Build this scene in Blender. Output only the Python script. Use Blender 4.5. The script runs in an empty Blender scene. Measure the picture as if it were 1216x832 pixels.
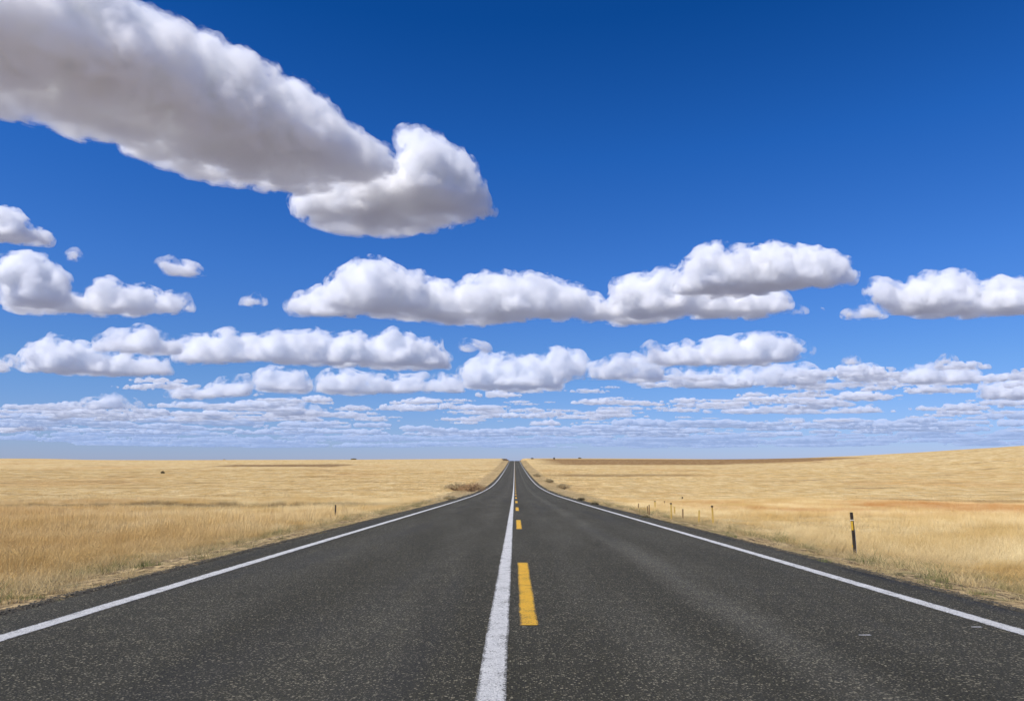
import bpy, bmesh, math, random, numpy as np, time
from mathutils import Vector
T0 = time.time()
sc = bpy.context.scene
COL = sc.collection
rad = math.radians
# ------------------------------------------------------------------ camera
F = 860.0; PITCH = math.atan(134/860.0); YAW = rad(0.2); CAMZ = 1.18
cd = bpy.data.cameras.new('camera'); cam = bpy.data.objects.new('camera', cd); COL.objects.link(cam); sc.camera = cam
cam.location = (0, 0, CAMZ); cam.rotation_euler = (math.pi/2+PITCH, 0, YAW)
cd.sensor_width = 36; cd.lens = F/1216*36; cd.clip_end = 200000; cd.clip_start = .05
ROT = np.array(cam.rotation_euler.to_matrix())
def ray(px, py):
    px = np.asarray(px, float); py = np.asarray(py, float)
    v = np.stack([px-608, -(py-416), -F*np.ones_like(px)], -1)/F
    return v@ROT.T
# ------------------------------------------------------------------ light
SUN_EL = rad(50); SUN_AZ = rad(232)
w = bpy.data.worlds.new('World'); sc.world = w; w.use_nodes = True; nt = w.node_tree
bg = nt.nodes['Background']; sky = nt.nodes.new('ShaderNodeTexSky'); sky.sky_type = 'NISHITA'; sky.sun_disc = False
sky.sun_elevation = SUN_EL; sky.sun_rotation = SUN_AZ; sky.altitude = 800; sky.dust_density = .3; sky.ozone_density = 3; sky.air_density = 1.0
bg.inputs[1].default_value = .1
# the deep, polarised blue of the photograph: the Nishita sky graded by elevation
tc = nt.nodes.new('ShaderNodeTexCoord'); sx = nt.nodes.new('ShaderNodeSeparateXYZ'); nt.links.new(tc.outputs['Generated'], sx.inputs[0])
rp = nt.nodes.new('ShaderNodeValToRGB'); nt.links.new(sx.outputs['Z'], rp.inputs[0])
SKYRAMP = [(0.0, (.54, .65, 1.18)), (.05, (.52, .67, 1.13)), (.12, (.46, .70, 1.12)), (.25, (.32, .70, 1.30)), (.40, (.15, .62, 1.32)), (.55, (.045, .46, 1.08)), (1.0, (.03, .36, .9))]
cr = rp.color_ramp
while len(cr.elements) < len(SKYRAMP): cr.elements.new(.5)
for e, (p, c) in zip(cr.elements, SKYRAMP): e.position = p; e.color = (*[x/1.3 for x in c], 1)
mx = nt.nodes.new('ShaderNodeVectorMath'); mx.operation = 'MULTIPLY'
m2 = nt.nodes.new('ShaderNodeVectorMath'); m2.operation = 'SCALE'; m2.inputs['Scale'].default_value = 1.3
nt.links.new(sky.outputs[0], mx.inputs[0]); nt.links.new(rp.outputs[0], mx.inputs[1]); nt.links.new(mx.outputs[0], m2.inputs[0]); nt.links.new(m2.outputs[0], bg.inputs[0])
L = bpy.data.lights.new('sun', 'SUN'); L.energy = 5.0; L.angle = rad(.5); L.color = (1, .96, .90)
lo = bpy.data.objects.new('sun', L); COL.objects.link(lo)
sd = Vector((math.sin(SUN_AZ)*math.cos(SUN_EL), math.cos(SUN_AZ)*math.cos(SUN_EL), math.sin(SUN_EL)))
lo.rotation_euler = sd.to_track_quat('Z', 'Y').to_euler()
sc.view_settings.view_transform = 'Standard'; sc.view_settings.look = 'None'
cy = sc.cycles; cy.use_denoising = True; cy.volume_bounces = 16; cy.max_bounces = 17; cy.volume_step_rate = .65; cy.volume_max_steps = 256
cy.diffuse_bounces = 3; cy.transparent_max_bounces = 16; cy.use_adaptive_sampling = True; cy.adaptive_threshold = .02
# ------------------------------------------------------------------ helpers
def mesh_np(name, v, f, mat=None, smooth=False):
    me = bpy.data.meshes.new(name); v = np.asarray(v); f = np.asarray(f); n = len(f); k = f.shape[1]
    me.vertices.add(len(v)); me.vertices.foreach_set('co', v.astype('f').ravel())
    me.loops.add(n*k); me.loops.foreach_set('vertex_index', f.astype('i').ravel())
    me.polygons.add(n); me.polygons.foreach_set('loop_start', np.arange(0, n*k, k, dtype='i'))
    if smooth: me.polygons.foreach_set('use_smooth', np.ones(n, bool))
    me.update(calc_edges=True)
    if mat: me.materials.append(mat)
    return me
def link(name, me, parent=None, loc=None):
    o = bpy.data.objects.new(name, me); COL.objects.link(o)
    if parent is not None: o.parent = parent
    if loc is not None: o.location = loc
    return o
def thing(o, label, cat, group=None):
    o['label'] = label; o['category'] = cat
    if group: o['group'] = group
    return o
def smooth(a, b, x):
    t = np.clip((np.asarray(x, float)-a)/(b-a), 0, 1); return t*t*(3-2*t)
def vnoise(x, y, seed=0):
    xi = np.floor(x).astype(np.int64); yi = np.floor(y).astype(np.int64); fx = x-xi; fy = y-yi
    fx = fx*fx*(3-2*fx); fy = fy*fy*(3-2*fy)
    def h(a, b):
        n = (a*374761393+b*668265263+seed*1442695041) & 0x7fffffff
        n = ((n ^ (n >> 13))*1274126177) & 0x7fffffff
        return ((n ^ (n >> 16)) & 0xffff)/65535.0
    return (h(xi, yi)*(1-fx)+h(xi+1, yi)*fx)*(1-fy)+(h(xi, yi+1)*(1-fx)+h(xi+1, yi+1)*fx)*fy
def fbm(x, y, seed=0, oct=4):
    s = 0; a = .5
    for i in range(oct): s = s+a*vnoise(x*2**i, y*2**i, seed+i); a *= .5
    return s
# ------------------------------------------------------------------ land
PY = np.array([-60000, -300, -50, 0, 12, 29, 50, 77, 105, 135, 180, 232, 300, 382, 470, 573, 650, 700, 760, 900, 1300, 60000.])
PZ = np.array([3., 3, 1.35, 0, -.32, -.79, -1.36, -2.02, -2.5, -2.78, -2.72, -2.3, -1.55, -.55, .9, 2.55, 3.45, 3.4, 2.6, -1, -6, -6])
def _hermite():
    d = np.diff(PZ)/np.diff(PY); m = np.zeros(len(PY)); m[1:-1] = (d[1:]+d[:-1])/2
    m[0] = 0; m[-1] = 0; m[1] = 0; m[3] = -.027; m[-2] = 0
    return m
PM = _hermite()
def road_z(Y):
    Y = np.asarray(Y, float); i = np.clip(np.searchsorted(PY, Y)-1, 0, len(PY)-2)
    h = PY[i+1]-PY[i]; t = (Y-PY[i])/h; t2 = t*t; t3 = t2*t
    return (2*t3-3*t2+1)*PZ[i]+(t3-2*t2+t)*h*PM[i]+(-2*t3+3*t2)*PZ[i+1]+(t3-t2)*h*PM[i+1]
def land(x, Y):
    x = np.asarray(x, float); Y = np.asarray(Y, float); ax = np.abs(x)
    r = road_z(Y)
    # fields: follow the road's valley, then climb to a far skyline a little above the road's crest
    px = x/np.maximum(Y, 1)
    skyline = .0050+.0009*np.sin(px*9+1.)-.0040*np.exp(-((px+.50)/.10)**2)
    far = CAMZ+skyline*np.clip(Y, 0, 1300)
    r = r*(1-smooth(560, 900, Y))+far*smooth(560, 900, Y)
    off = -.02-.12*smooth(4.8, 5.6, ax)-.40*smooth(5.6, 8.5, ax)-.22*smooth(8.5, 15, ax)
    off = off*(1-smooth(220, 420, Y)) + (smooth(6, 13, ax)*.9)*smooth(330, 560, Y)
    n = (fbm(x/34+5, Y/34+9, 3, 3)-.44)*1.1*smooth(9, 60, ax)*(1-smooth(450, 620, Y))
    n = n+(fbm(x/3.1, Y/3.1, 8, 3)-.44)*.16*smooth(5.5, 9, ax)*(1-smooth(150, 300, ax+Y))
    n = n+(fbm(x/.5, Y/.5, 12, 3)-.44)*.13*smooth(4.9, 5.6, ax)*(1-smooth(30, 50, Y))
    # the hill on the right
    hill = 16.*smooth(95, 420, x+.05*(Y-300))**1.15*np.exp(-((Y-360)/190)**2)*1.15
    low = -.5*smooth(20, 80, ax)*np.exp(-((Y-75)/45)**2)
    ditch = -.55*np.exp(-((Y-64-3*np.sin(x/31))/3.2)**2)*smooth(12, 22, -x)
    z = r+off+n+hill+low+ditch
    # the cutting the road runs through over the crest, and the bed under the asphalt
    k = smooth(600, 700, Y)*(1-smooth(9, 15, ax)); z = z*(1-k)+np.minimum(z, road_z(Y)-.1)*k
    bed = 1-smooth(4.55, 4.9, ax)
    return z*(1-bed)+(road_z(Y)-.09)*bed
def hit(px, py):
    d = ray(px, py); t = np.geomspace(2, 3000, 6000)
    X = d[0]*t; Y = d[1]*t; Z = CAMZ+d[2]*t; g = land(X, Y); k = np.where(Z < g)[0]
    i = k[0] if len(k) else len(t)-1
    return Vector((X[i], Y[i], float(g[i])))
def axis(fine, fend, growth, end):
    a = [0.0]; s = fine
    while a[-1] < end:
        if a[-1] > fend: s *= growth
        a.append(a[-1]+s)
    return np.array(a)
xp = np.unique(np.concatenate([np.array([0, 2, 4, 4.5, 4.6, 4.7, 4.8, 4.9, 5.0]), 5.0+axis(.16, 6, 1.035, 45000)]))
XS = np.concatenate([-xp[::-1], xp[1:]])
YS = np.concatenate([-axis(3, 30, 1.25, 45000)[::-1][:-1], axis(.22, 30, 1.012, 1500), 1500+axis(40, 0, 1.2, 45000)[1:]])
YS = np.unique(YS)
GX, GY = np.meshgrid(XS, YS); GZ = land(GX, GY)
nx, ny = len(XS), len(YS); idx = np.arange(nx*ny).reshape(ny, nx)
FQ = np.stack([idx[:-1, :-1], idx[:-1, 1:], idx[1:, 1:], idx[1:, :-1]], -1).reshape(-1, 4)
# ------------------------------------------------------------------ materials
def nodes(name):
    m = bpy.data.materials.new(name); m.use_nodes = True; t = m.node_tree; t.nodes.clear()
    return m, t, t.nodes.new('ShaderNodeOutputMaterial')
class G:
    "tiny node-graph writer"
    def __init__(s, t): s.t = t
    def put(s, sock, v):
        if isinstance(v, bpy.types.NodeSocket): s.t.links.new(v, sock)
        elif v is not None:
            if isinstance(v, tuple) and len(v) == 3 and sock.type == 'RGBA': v = (*v, 1)
            sock.default_value = v
    def math(s, op, a, b=None, c=None, clamp=False):
        n = s.t.nodes.new('ShaderNodeMath'); n.operation = op; n.use_clamp = clamp
        for i, v in enumerate((a, b, c)): s.put(n.inputs[i], v)
        return n.outputs[0]
    def noise(s, vec, scale, detail=3, rough=.55, dist=0):
        n = s.t.nodes.new('ShaderNodeTexNoise'); s.put(n.inputs['Vector'], vec); n.inputs['Scale'].default_value = scale
        n.inputs['Detail'].default_value = detail; n.inputs['Roughness'].default_value = rough; n.inputs['Distortion'].default_value = dist; return n.outputs[0]
    def voro(s, vec, scale, feat='F1'):
        n = s.t.nodes.new('ShaderNodeTexVoronoi'); n.feature = feat; s.put(n.inputs['Vector'], vec); n.inputs['Scale'].default_value = scale; return n
    def mapr(s, v, a, b, c=0., d=1., sm=True):
        n = s.t.nodes.new('ShaderNodeMapRange'); n.interpolation_type = 'SMOOTHSTEP' if sm else 'LINEAR'
        for i, q in enumerate((v, a, b, c, d)): s.put(n.inputs[i], q)
        return n.outputs[0]
    def mix(s, f, a, b):
        n = s.t.nodes.new('ShaderNodeMix'); n.data_type = 'RGBA'; s.put(n.inputs[0], f); s.put(n.inputs[6], a); s.put(n.inputs[7], b); return n.outputs[2]
    def scalev(s, vec, sc_):
        n = s.t.nodes.new('ShaderNodeVectorMath'); n.operation = 'MULTIPLY'; s.put(n.inputs[0], vec); n.inputs[1].default_value = sc_; return n.outputs[0]
    def pos(s): return s.t.nodes.new('ShaderNodeNewGeometry').outputs['Position']
    def sep(s, v): n = s.t.nodes.new('ShaderNodeSeparateXYZ'); s.put(n.inputs[0], v); return n.outputs
    def bump(s, h, strength=.5, dist=.02):
        n = s.t.nodes.new('ShaderNodeBump'); s.put(n.inputs['Height'], h); n.inputs['Strength'].default_value = strength; n.inputs['Distance'].default_value = dist; return n.outputs[0]
    def pbsdf(s, col, rough=.8, normal=None, spec=.3):
        n = s.t.nodes.new('ShaderNodeBsdfPrincipled'); s.put(n.inputs['Base Color'], col); s.put(n.inputs['Roughness'], rough); s.put(n.inputs['Specular IOR Level'], spec)
        if normal is not None: s.put(n.inputs['Normal'], normal)
        return n.outputs[0]
def straw_group():
    "colour of the dry grassland as a function of where it grows (world metres)"
    t = bpy.data.node_groups.new('dry_grass_colour', 'ShaderNodeTree'); t.interface.new_socket('Colour', in_out='OUTPUT', socket_type='NodeSocketColor')
    g = G(t); out = t.nodes.new('NodeGroupOutput'); p = g.pos(); X, Y, Z = g.sep(p)[:3]
    n1 = g.noise(p, .26, 5, .68); n2 = g.noise(g.scalev(p, (1, .45, 1)), .021, 3, .55); n3 = g.noise(p, 1.3, 3, .6)
    c = g.mix(g.mapr(n1, .35, .65), (.57, .380, .132), (.80, .645, .345))
    c = g.mix(g.math('MULTIPLY', g.mapr(n2, .50, .66), .32), c, (.56, .30, .095))
    # the near left field is a deeper orange straw
    lf = g.math('MULTIPLY', g.mapr(X, -5., -12., 0, 1), g.mapr(Y, 60., 20., 0, 1))
    c = g.mix(g.math('MULTIPLY', lf, .42), c, (.62, .37, .115))
    # long thin streaks that run across the view: ungrazed strips and sage
    st = g.noise(g.scalev(p, (.030, .17, 0)), 1.0, 4, .62)
    wy = g.mapr(Y, 45., 110.)
    c = g.mix(g.math('MULTIPLY', g.mapr(st, .575, .66), g.math('MULTIPLY', wy, .70)), c, (.27, .15, .055))
    st3 = g.noise(g.scalev(p, (.035, .10, 0)), 1.0, 5, .72)
    c = g.mix(g.math('MULTIPLY', g.mapr(st3, .565, .64), g.math('MULTIPLY', g.mapr(Y, 90., 160.), .85)), c, (.20, .11, .045))
    gr = g.noise(g.scalev(p, (1.3, .16, 1)), 1.0, 4, .7)
    c = g.mix(g.math('MULTIPLY', g.mapr(gr, .46, .66), g.mapr(Y, 60., 120., 0, .62)), c, (.40, .25, .095))
    c = g.mix(g.math('MULTIPLY', g.mapr(gr, .5, .3), g.mapr(Y, 60., 120., 0, .35)), c, (.86, .70, .42))
    wob = g.math('MULTIPLY_ADD', g.noise(g.scalev(p, (.05, 0, 0)), 1., 3, .6), 12., -6.)
    yy = g.math('ADD', Y, wob)
    def band(y0, y1, e, f, col, xa, xb, xe=6.):
        nonlocal c
        m = g.math('MULTIPLY', g.mapr(yy, y0-e, y0+e), g.mapr(yy, y1+e, y1-e))
        m = g.math('MULTIPLY', m, g.math('MULTIPLY', g.mapr(X, xa-xe, xa+xe), g.mapr(X, xb+xe, xb-xe)))
        m = g.math('MULTIPLY', m, g.mapr(g.noise(p, .35, 3, .7), .30, .55, .35, 1))
        c = g.mix(g.math('MULTIPLY', m, f), c, col)
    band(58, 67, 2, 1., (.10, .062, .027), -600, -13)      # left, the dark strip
    bn = g.mapr(g.noise(g.scalev(p, (.06, .10, 0)), 1., 3, .6), .38, .56)
    band(48, 80, 8, g.math('MULTIPLY', bn, .9), (.47, .20, .05), 17, 52, 8)      # right, the rust coloured grass
    band(84, 97, 3, .80, (.33, .19, .07), 46, 260)
    band(380, 425, 8, .9, (.12, .065, .03), -160, -92, 6) # far left dark strip
    band(235, 262, 5, .70, (.20, .12, .05), 12, 62, 8)
    band(425, 800, 12, .95, (.16, .08, .03), 24, 205, 10) # far right brown field
    c = g.mix(g.mapr(n3, .3, .72, .0, .22), c, (.42, .26, .10))
    t.links.new(c, out.inputs[0]); return t
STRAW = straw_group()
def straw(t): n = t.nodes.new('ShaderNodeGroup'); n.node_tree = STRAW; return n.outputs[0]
def mat_ground():
    m, t, o = nodes('dry_grassland'); g = G(t); p = g.pos(); X, Y, Z = g.sep(p)[:3]
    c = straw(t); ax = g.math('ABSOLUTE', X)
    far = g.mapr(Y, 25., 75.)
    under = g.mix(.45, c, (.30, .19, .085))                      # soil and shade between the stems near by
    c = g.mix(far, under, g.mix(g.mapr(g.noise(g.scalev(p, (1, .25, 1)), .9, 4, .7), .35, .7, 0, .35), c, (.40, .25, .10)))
    # grit and trodden thatch on the verge
    soil = g.mix(g.mapr(g.noise(p, 5, 5, .75), .36, .62), (.085, .058, .034), (.62, .45, .22)); soil = g.mix(g.mapr(g.noise(p, 1.1, 3, .6), .5, .66, 0, .55), soil, (.20, .19, .075))
    soil = g.mix(g.mapr(g.noise(p, 34, 2, .6), .58, .7, 0, .7), soil, (.10, .07, .045))
    wob = g.math('MULTIPLY_ADD', g.noise(p, .5, 3, .6), 2.4, -1.2); vm = g.mapr(g.math('ADD', ax, wob), 9.5, 7.2)
    c = g.mix(g.math('MULTIPLY', vm, g.mapr(Y, 180., 40.)), c, soil)
    wob2 = g.math('MULTIPLY_ADD', g.noise(p, 3.2, 4, .7), .9, -.45)
    grav = g.mix(g.voro(p, 60).outputs['Distance'], (.13, .115, .085), (.03, .027, .02))
    c = g.mix(g.mapr(g.math('ADD', ax, wob2), 5.12, 4.86), c, grav)
    away = g.mapr(Y, 1350., 1800.)                               # unseen ground beyond the skyline, toned to bounce cool light onto the clouds
    c = g.mix(away, c, (.20, .195, .225)); wedge = g.math('SUBTRACT', ax, g.math('MULTIPLY_ADD', Y, .9, 90.)); c = g.mix(g.mapr(wedge, 0., 140.), c, (.24, .23, .27)); c = g.mix(g.mapr(Y, -40., -140.), c, (.24, .23, .27))  # unseen ground beside and behind, pale tone added to bounce light under the clouds
    h = g.math('ADD', g.noise(p, 14, 5, .7), g.math('MULTIPLY', g.noise(p, 2.2, 4, .65), 1.5))
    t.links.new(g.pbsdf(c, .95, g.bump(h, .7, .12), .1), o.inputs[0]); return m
def mat_blade(name, kind):
    m, t, o = nodes(name); g = G(t); oi = t.nodes.new('ShaderNodeObjectInfo')
    at = t.nodes.new('ShaderNodeAttribute'); at.attribute_name = 'tip'; tip = at.outputs['Fac']
    if kind == 'straw':
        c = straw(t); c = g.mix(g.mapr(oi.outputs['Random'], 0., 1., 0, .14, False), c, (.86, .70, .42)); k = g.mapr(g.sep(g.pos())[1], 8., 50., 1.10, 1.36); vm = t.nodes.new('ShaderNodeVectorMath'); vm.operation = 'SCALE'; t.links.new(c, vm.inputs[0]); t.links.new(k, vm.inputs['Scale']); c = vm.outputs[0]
    elif kind == 'verge':
        c = g.mix(oi.outputs['Random'], (.46, .32, .14), (.66, .51, .27)); c = g.mix(g.math('MULTIPLY', g.mapr(g.noise(g.pos(), .9, 2, .5), .50, .64), .6), c, (.23, .22, .08))
    elif kind == 'farverge': c = g.mix(oi.outputs['Random'], (.56, .40, .19), (.80, .63, .37)); c = g.mix(g.mapr(g.noise(g.pos(), .12, 3, .6), .48, .62, 0, .5), c, (.34, .27, .13))
    else: c = g.mix(oi.outputs['Random'], (.13, .16, .05), (.25, .25, .10))
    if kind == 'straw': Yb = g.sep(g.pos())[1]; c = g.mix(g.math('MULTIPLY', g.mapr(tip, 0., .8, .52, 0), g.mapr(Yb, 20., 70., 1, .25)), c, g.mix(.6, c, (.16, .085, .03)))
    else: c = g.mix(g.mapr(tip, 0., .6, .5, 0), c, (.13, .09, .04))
    d = t.nodes.new('ShaderNodeBsdfDiffuse'); tr = t.nodes.new('ShaderNodeBsdfTranslucent'); g.put(d.inputs[0], c); g.put(tr.inputs[0], c)
    nv = t.nodes.new('ShaderNodeVectorMath'); nv.operation = 'MULTIPLY_ADD'; t.links.new(t.nodes.new('ShaderNodeNewGeometry').outputs['Normal'], nv.inputs[0]); nv.inputs[1].default_value = (.7,)*3; nv.inputs[2].default_value = (0, 0, .75)
    nn = t.nodes.new('ShaderNodeVectorMath'); nn.operation = 'NORMALIZE'; t.links.new(nv.outputs[0], nn.inputs[0]); t.links.new(nn.outputs[0], d.inputs['Normal'])
    mxs = t.nodes.new('ShaderNodeMixShader'); mxs.inputs[0].default_value = .35; t.links.new(d.outputs[0], mxs.inputs[1]); t.links.new(tr.outputs[0], mxs.inputs[2]); t.links.new(mxs.outputs[0], o.inputs[0]); return m
def asphalt_colour(g):
    p = g.pos(); X, Y, Z = g.sep(p)[:3]
    v = g.voro(p, 74); r = g.sep(v.outputs['Color'])[0]; v2 = g.voro(p, 36); r2 = g.sep(v2.outputs['Color'])[1]
    c = g.mix(g.mapr(g.noise(p, 75, 4, .8), .34, .66), (.008, .007, .0042), (.072, .064, .036))
    big = g.noise(g.scalev(p, (1, .14, 1)), .9, 4, .6)
    pale = g.mapr(big, .35, .7, 0, .35)
    def track(x0, wd, k):
        a = g.math('ABSOLUTE', g.math('SUBTRACT', X, x0)); return g.math('MULTIPLY', g.mapr(a, wd, 0.), g.mapr(g.noise(g.scalev(p, (2, .25, 1)), 1., 3, .6), .3, .65, .3*k, k))
    for x0, wd, k in ((-1.05, .7, .35), (-2.9, .8, .22), (.95, .6, .25), (2.05, .42, .75), (3.1, .6, .15)): pale = g.math('ADD', pale, track(x0, wd, k))
    pale = g.math('MINIMUM', pale, 1.)
    thr = g.mapr(pale, 0., 1., .79, .44, False); thr2 = g.mapr(pale, 0., 1., .93, .76, False)
    spk = g.math('GREATER_THAN', r, thr); spk2 = g.math('GREATER_THAN', r2, thr2)
    spk = g.math('MULTIPLY', spk, g.mapr(v.outputs['Distance'], .55, .3)); spk2 = g.math('MULTIPLY', spk2, g.mapr(v2.outputs['Distance'], .42, .25))
    stone = g.mix(g.sep(v.outputs['Color'])[2], (.085, .076, .052), (.43, .38, .25))
    c = g.mix(g.math('MULTIPLY', spk, .9), c, stone); c = g.mix(g.math('MULTIPLY', spk2, .9), c, g.mix(.3, stone, (.42, .36, .22)))
    c = g.mix(g.math('MULTIPLY', pale, .20), c, (.20, .19, .16))
    smp = g.noise(g.scalev(p, (1.6, .1, 1)), .7, 3, .5); c = g.mix(g.mapr(smp, .55, .7, 0, .3), c, (.028, .028, .028))
    h = g.math('SUBTRACT', g.noise(p, 180, 3, .7), g.math('MULTIPLY', v.outputs['Distance'], .6))
    return c, g.bump(h, 1., .010), p
def mat_asphalt():
    m, t, o = nodes('asphalt'); g = G(t); c, b, p = asphalt_colour(g); t.links.new(g.pbsdf(c, .86, b, .25), o.inputs[0]); return m
def mat_paint(name, col, dark):
    m, t, o = nodes(name); g = G(t); c, b, p = asphalt_colour(g)
    wear = g.math('ADD', g.math('MULTIPLY', g.noise(p, 75, 3, .8), .72), g.math('MULTIPLY', g.noise(p, 6, 3, .6), .28))
    at = t.nodes.new('ShaderNodeAttribute'); at.attribute_name = 'rim'; wear = g.math('MULTIPLY_ADD', at.outputs['Fac'], .14, wear); k = g.mapr(wear, .54, .60, 0, .9); pc = g.mix(g.mapr(g.noise(p, 45, 3, .7), .35, .7), col, dark)
    t.links.new(g.pbsdf(g.mix(k, pc, c), .7, b, .3), o.inputs[0]); return m
def mat_plain(name, c1, c2, scale=30, rough=.8, coords='Object', bump=.4, spec=.3):
    m, t, o = nodes(name); g = G(t); v = t.nodes.new('ShaderNodeTexCoord').outputs[coords]
    n = g.noise(v, scale, 4, .65); t.links.new(g.pbsdf(g.mix(g.mapr(n, .3, .7), c1, c2), rough, g.bump(n, bump, .01), spec), o.inputs[0]); return m
M_ASPH = mat_asphalt(); M_WHITE = mat_paint('white_road_paint', (.76, .74, .69), (.52, .51, .475)); M_YEL = mat_paint('yellow_road_paint', (.82, .47, .03), (.66, .34, .02))
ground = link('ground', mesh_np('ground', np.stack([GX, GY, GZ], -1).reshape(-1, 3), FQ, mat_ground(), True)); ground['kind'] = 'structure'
# ------------------------------------------------------------------ road
RY = np.concatenate([-axis(5, 60, 1.3, 250)[::-1][:-1], axis(.07, 22, 1.02, 760)])
def strip(name, xl, xr, dz, mat, y0=-250, y1=760, jit=0., parent=None, seed=0, cols=2):
    Y = RY[(RY >= y0) & (RY <= y1)]
    if len(Y) < 4 or y1-y0 < 20: Y = np.linspace(y0, y1, max(6, int((y1-y0)/.07) if y0 < 40 else 12))
    n = len(Y); rs = np.random.RandomState(seed)
    jl = ((fbm(Y/.9, Y*0+seed, seed, 3)-.44)*1.2+(rs.rand(n)-.5)*.45)*jit; jr = ((fbm(Y/.9, Y*0+seed+7, seed+3, 3)-.44)*1.2+(rs.rand(n)-.5)*.45)*jit
    if cols == 2: xs = np.stack([xl+jl, xr+jr], 1)
    elif cols == 4: xs = np.stack([xl-.012+jl, xl+.014+jl, xr-.014+jr, xr+.012+jr], 1)
    else:
        u = np.array([xl, xl+.10]+list(np.linspace(xl+.3, xr-.3, cols-4))+[xr-.10, xr]); xs = np.repeat(u[None], n, 0); xs[:, 0] += jl; xs[:, -1] += jr
    z = road_z(Y)[:, None]+dz-np.zeros_like(xs); yy = np.repeat(Y[:, None], xs.shape[1], 1)
    if jit > .1: z[:, 0] -= .07; z[:, -1] -= .07
    i = np.arange(xs.size).reshape(xs.shape)
    f = np.stack([i[:-1, :-1], i[:-1, 1:], i[1:, 1:], i[1:, :-1]], -1).reshape(-1, 4)
    me = mesh_np(name, np.stack([xs, yy, z], -1).reshape(-1, 3), f, mat)
    if jit < .1:
        e = np.zeros(xs.shape, 'f'); e[:, 0] = 1; e[:, -1] = 1; at = me.attributes.new('rim', 'FLOAT', 'POINT'); at.data.foreach_set('value', e.ravel())
    return link(name, me, parent)
road = strip('road', -4.74, 4.80, 0, M_ASPH, jit=.28, seed=4, cols=9); road['kind'] = 'structure'
XW = .0
strip('edge_line', -4.06, -3.90, .004, M_WHITE, jit=.012, parent=road, seed=1, cols=4)
strip('edge_line', 4.01, 4.16, .004, M_WHITE, jit=.012, parent=road, seed=2, cols=4)
strip('centre_line', -.21, -.06, .004, M_WHITE, jit=.012, parent=road, seed=3, cols=4)
k = 0
while 6.4+13.2*k < 560:
    y = 6.4+13.2*k; strip('yellow_dash', .055, .190, .004, M_YEL, y, y+4.9, jit=.010, parent=road, seed=20+k, cols=4); k += 1
for px, py, ln in ((1161, 758, .045), (1028, 768.5, .05)):
    h = hit(px, py); v = [(-ln, -.008, 0), (ln, -.012, 0), (ln*.9, .012, 0), (-ln*.9, .010, 0)]
    f = link('paint_fleck', mesh_np('paint_fleck', v, [[0, 1, 2, 3]], M_WHITE), road, (h.x, h.y, float(road_z(h.y))+.005))
print('land', time.time()-T0)
# ------------------------------------------------------------------ grass
PROTO = []
def clump(name, nb, radius, hmin, hmax, width, mat, seed, heads=True, segs=3, lean=.35, wind=.18):
    rs = np.random.RandomState(seed); V = []; Fq = []; tips = []
    for b in range(nb):
        a = rs.uniform(0, 2*math.pi); rr = radius*math.sqrt(rs.rand()); bx, by = rr*math.cos(a), rr*math.sin(a)
        h = rs.uniform(hmin, hmax)*(1-.25*(rr/radius)**2); la = rs.uniform(0, 2*math.pi); ll = rs.uniform(.2, 1)*lean*h
        dx, dy = math.cos(la)*ll+wind*h, math.sin(la)*ll; fa = rs.uniform(0, math.pi); wx, wy = math.cos(fa)*width, math.sin(fa)*width
        b0 = len(V)
        for s in range(segs+1):
            t = s/segs; k = t**1.8; wd = (1-.75*t)*(.7+.6*rs.rand()*0+.3)
            cx, cy_, cz = bx+dx*k, by+dy*k, h*(t-.12*k)-.03
            V += [(cx-wx*wd/2, cy_-wy*wd/2, cz), (cx+wx*wd/2, cy_+wy*wd/2, cz)]; tips += [t, t]
        for s in range(segs): i = b0+2*s; Fq.append((i, i+1, i+3, i+2))
        if heads and rs.rand() < .6:
            cx, cy_, cz = bx+dx, by+dy, h*.88-.03; L_ = rs.uniform(.03, .075)*max(1, width/.006)**.5; hw = width*rs.uniform(.7, 1.2)
            b0 = len(V); ux, uy = math.cos(fa)*hw, math.sin(fa)*hw; sx_, sy_ = dx/h*.6, dy/h*.6
            V += [(cx-sx_*L_, cy_-sy_*L_, cz-L_*.5), (cx-ux, cy_-uy, cz+L_*.1), (cx+sx_*L_, cy_+sy_*L_, cz+L_), (cx+ux, cy_+uy, cz+L_*.1)]; tips += [1]*4; Fq.append((b0, b0+1, b0+2, b0+3))
    me = mesh_np(name, V, Fq, mat); at = me.attributes.new('tip', 'FLOAT', 'POINT'); at.data.foreach_set('value', np.array(tips, 'f')); return me
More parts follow.
